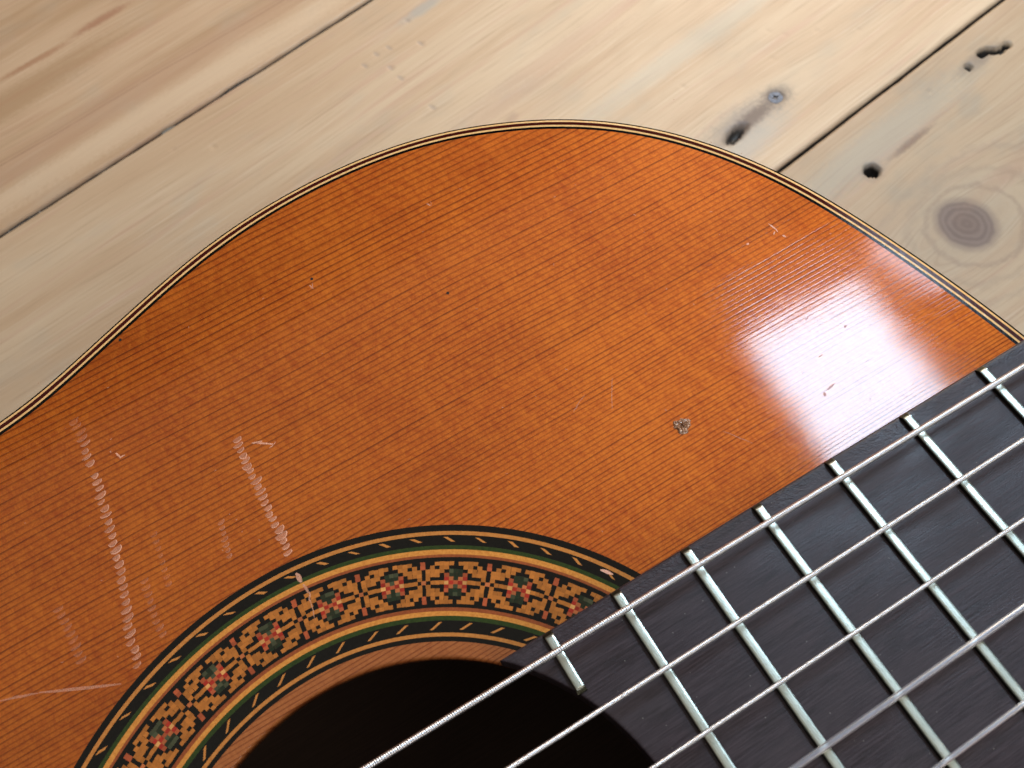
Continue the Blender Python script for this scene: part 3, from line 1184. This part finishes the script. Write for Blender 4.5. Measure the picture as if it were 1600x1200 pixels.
def along(path, step):
    p = np.array(path, float)
    d = np.r_[0, np.cumsum(np.linalg.norm(np.diff(p, axis=0), axis=1))]
    q = np.arange(0, d[-1], step)
    return np.c_[np.interp(q, d, p[:, 0]), np.interp(q, d, p[:, 1])]


row1 = [(-18.3, 111.3), (-17.9, 106.7), (-18.4, 102.9), (-18.5, 99.6), (-18.6, 96.4), (-19.2, 92.0), (-19.3, 88.2), (-19.9, 84.5), (-20.3, 81.6), (-20.7, 78.5), (-21.0, 76.0), (-22.8, 68.7), (-23.6, 61.8)]
mk = Marks()
L_ = along(row1, 1.42)
for k, (x_, y_) in enumerate(L_):
    if random.random() < 0.02:
        continue
    f = k / len(L_)
    a = (0.55 + 0.7 * math.sin(min(1, f * 2.2) * math.pi / 2)) * (1.0 if f < 0.62 else 0.72)
    if k < 4:
        a *= 0.5
    crescent(mk, x_ + random.uniform(-.25, .25), y_, 2.0 * random.uniform(.65, 1.15), 0.85 * random.uniform(.65, 1.15), a * random.uniform(.8, 1.2), 0.10 + random.uniform(-.12, .12))
mk.build("nail_scratches", M_mark, "long row of crescent nail dents across the grain")
row2 = [(7.2, 91.0), (6.9, 88.7), (6.7, 86.3), (6.7, 83.5), (6.8, 80.9), (6.5, 75.5), (6.7, 71.0), (6.5, 65.6)]
mk = Marks()
L_ = along(row2, 1.18)
for k, (x_, y_) in enumerate(L_):
    crescent(mk, x_ + random.uniform(-.2, .2), y_, 2.0 * random.uniform(.65, 1.15), 0.95 * random.uniform(.65, 1.1), random.uniform(1.0, 1.35), 0.10 + random.uniform(-.15, .15))
mk.build("nail_scratches", M_mark, "short bright row of crescent nail dents ending at the rosette")
mk = Marks()
for rw, st, a, w_ in (([(-1.7, 77.7), (-2.3, 74.6), (-2.9, 71.1)], 1.1, 0.45, 1.3), ([(-32.3, 78.3), (-31.8, 72.9), (-31.6, 66.7)], 1.3, 0.30, 1.8),
                      ([(-13.0, 82.0), (-13.6, 76.0), (-14.0, 72.0)], 1.4, 0.22, 1.2), ([(-17.5, 75.0), (-18.2, 68.0), (-18.0, 64)], 1.3, 0.30, 1.6)):
    for x_, y_ in along(rw, st):
        crescent(mk, x_, y_, w_ * random.uniform(.7, 1.1), 0.6, a, random.uniform(-.1, .3))
for p0, p1, wd, a in (((-45.7, 68.6), (-39.6, 66.4), .45, .45), ((-39.6, 66.4), (-27.0, 60.4), .55, .5), ((9.7, 88.3), (12.9, 86.2), .35, 1.0), ((9.2, 88.6), (11.2, 87.9), .45, .9),
                      ((13.3, 86.4), (11.6, 85.9), .2, 1.0), ((-13.5, 100.5), (-13.1, 99.1), .35, 1.2), ((-13.3, 99.1), (-12.2, 99.3), .30, 1.2), ((73.4, 64.3), (69.7, 58.8), .10, .7),
                      ((33.2, 114.0), (33.6, 112.9), .3, .6), ((33.9, 114.2), (33.5, 113.0), .2, .6), ((63.0, 118.9), (63.3, 118.0), .3, .6), ((63.9, 118.8), (63.5, 117.8), .15, .5),
                      ((119.4, 76.4), (119.7, 73.8), .30, .9), ((118.6, 73.6), (119.2, 74.2), .25, .8), ((119.9, 72.6), (120.2, 71.9), .45, .8), ((6.1, 61.9), (6.3, 60.0), .9, .8), ((6.3, 59.6), (6.6, 57.6), .5, .6), ((6.4, 57.0), (5.5, 52.9), .16, .7), ((6.8, 57.8), (6.0, 56.2), .3, .8), ((51.5, 34.9), (52.9, 33.0), .6, 1.3), ((112.6, 74.6), (113.1, 74.8), .4, 1.0),
                      ((63.4, 62.2), (65.8, 63.5), .22, .35), ((64.4, 62.9), (67.2, 64.0), .16, .30), ((84.5, 44.5), (87.5, 39.8), .10, .55), ((59.5, 63.5), (62.6, 61.2), .10, .0)):
    pa = [np.array(p0) * (1 - t) + np.array(p1) * t + [random.uniform(-.08, .08), random.uniform(-.08, .08)] for t in np.linspace(0, 1, 6)]
    mk.stroke(pa, wd, 0.022, a)
# stray specks
for k in range(70):
    x_, y_ = random.uniform(-40, 130), random.uniform(35, 125)
    if math.hypot(x_, y_) < 66:
        continue
    a = random.uniform(0, 6.28)
    l_ = random.uniform(.15, .6)
    mk.stroke([(x_, y_), (x_ + l_ * .5 * math.cos(a), y_ + l_ * .5 * math.sin(a)), (x_ + l_ * math.cos(a + .4), y_ + l_ * math.sin(a + .4))], 0.14, 0.021, random.uniform(.3, .9))
tag(mk.build("fine_scratches", M_mark), kind="stuff")

# reddish gouges through the varnish
mk = Marks()
for cx_, cy_, l_, wd, a in ((116.9, 49.7, .75, .5, .3), (111.8, 54.9, .8, .35, .3), (106.4, 41.2, 2.2, .42, .15), (104.6, 40.6, 1.0, .5, .9), (115.4, 41.8, .8, .15, -.3), (109.0, 47.2, .9, .25, .1), (111.0, 35.5, .6, .2, .4), (104.0, 46.2, .5, .2, .2)):
    pa = [(cx_ + l_ * (t - .5) * math.cos(a), cy_ + l_ * (t - .5) * math.sin(a) + random.uniform(-.06, .06)) for t in np.linspace(0, 1, 7)]
    mk.stroke(pa, wd, 0.022, 1.0)
tag(mk.build("small_gouges", M_gouge), kind="stuff")

# pin holes
for x_, y_ in ((34.3, 115.2), (56.1, 97.3), (-4.4, 123.1)):
    v_ = [(x_ + 0.32 * math.cos(t), y_ + 0.34 * math.sin(t), 0.02) for t in np.linspace(0, 2 * math.pi, 12, endpoint=False)]
    part("pin_hole", mesh("pin_hole", v_, [tuple(range(12))]), M_pin, smooth=False)

# crazed chip of varnish
chipv, chipf = [], []
cx_, cy_ = 78.8, 49.3
nr_, nt_ = 7, 22
rad0 = [1.55 * (1 + 0.18 * math.sin(3 * t + 1) + 0.10 * math.sin(7 * t)) for t in np.linspace(0, 2 * math.pi, nt_, endpoint=False)]
for r_ in range(nr_):
    f = 1 - r_ / (nr_ - 1) * 0.97
    for j, t in enumerate(np.linspace(0, 2 * math.pi, nt_, endpoint=False)):
        zz = 0.03 if r_ == 0 else random.uniform(0.05, 0.42)
        rr = rad0[j] * f * random.uniform(.93, 1.07)
        chipv.append((cx_ + rr * math.cos(t) * 1.02, cy_ + rr * math.sin(t) * 0.98, zz))
part("varnish_chip", mesh("varnish_chip", chipv, grid_faces(nr_, nt_, True)), M_chip, smooth=False)
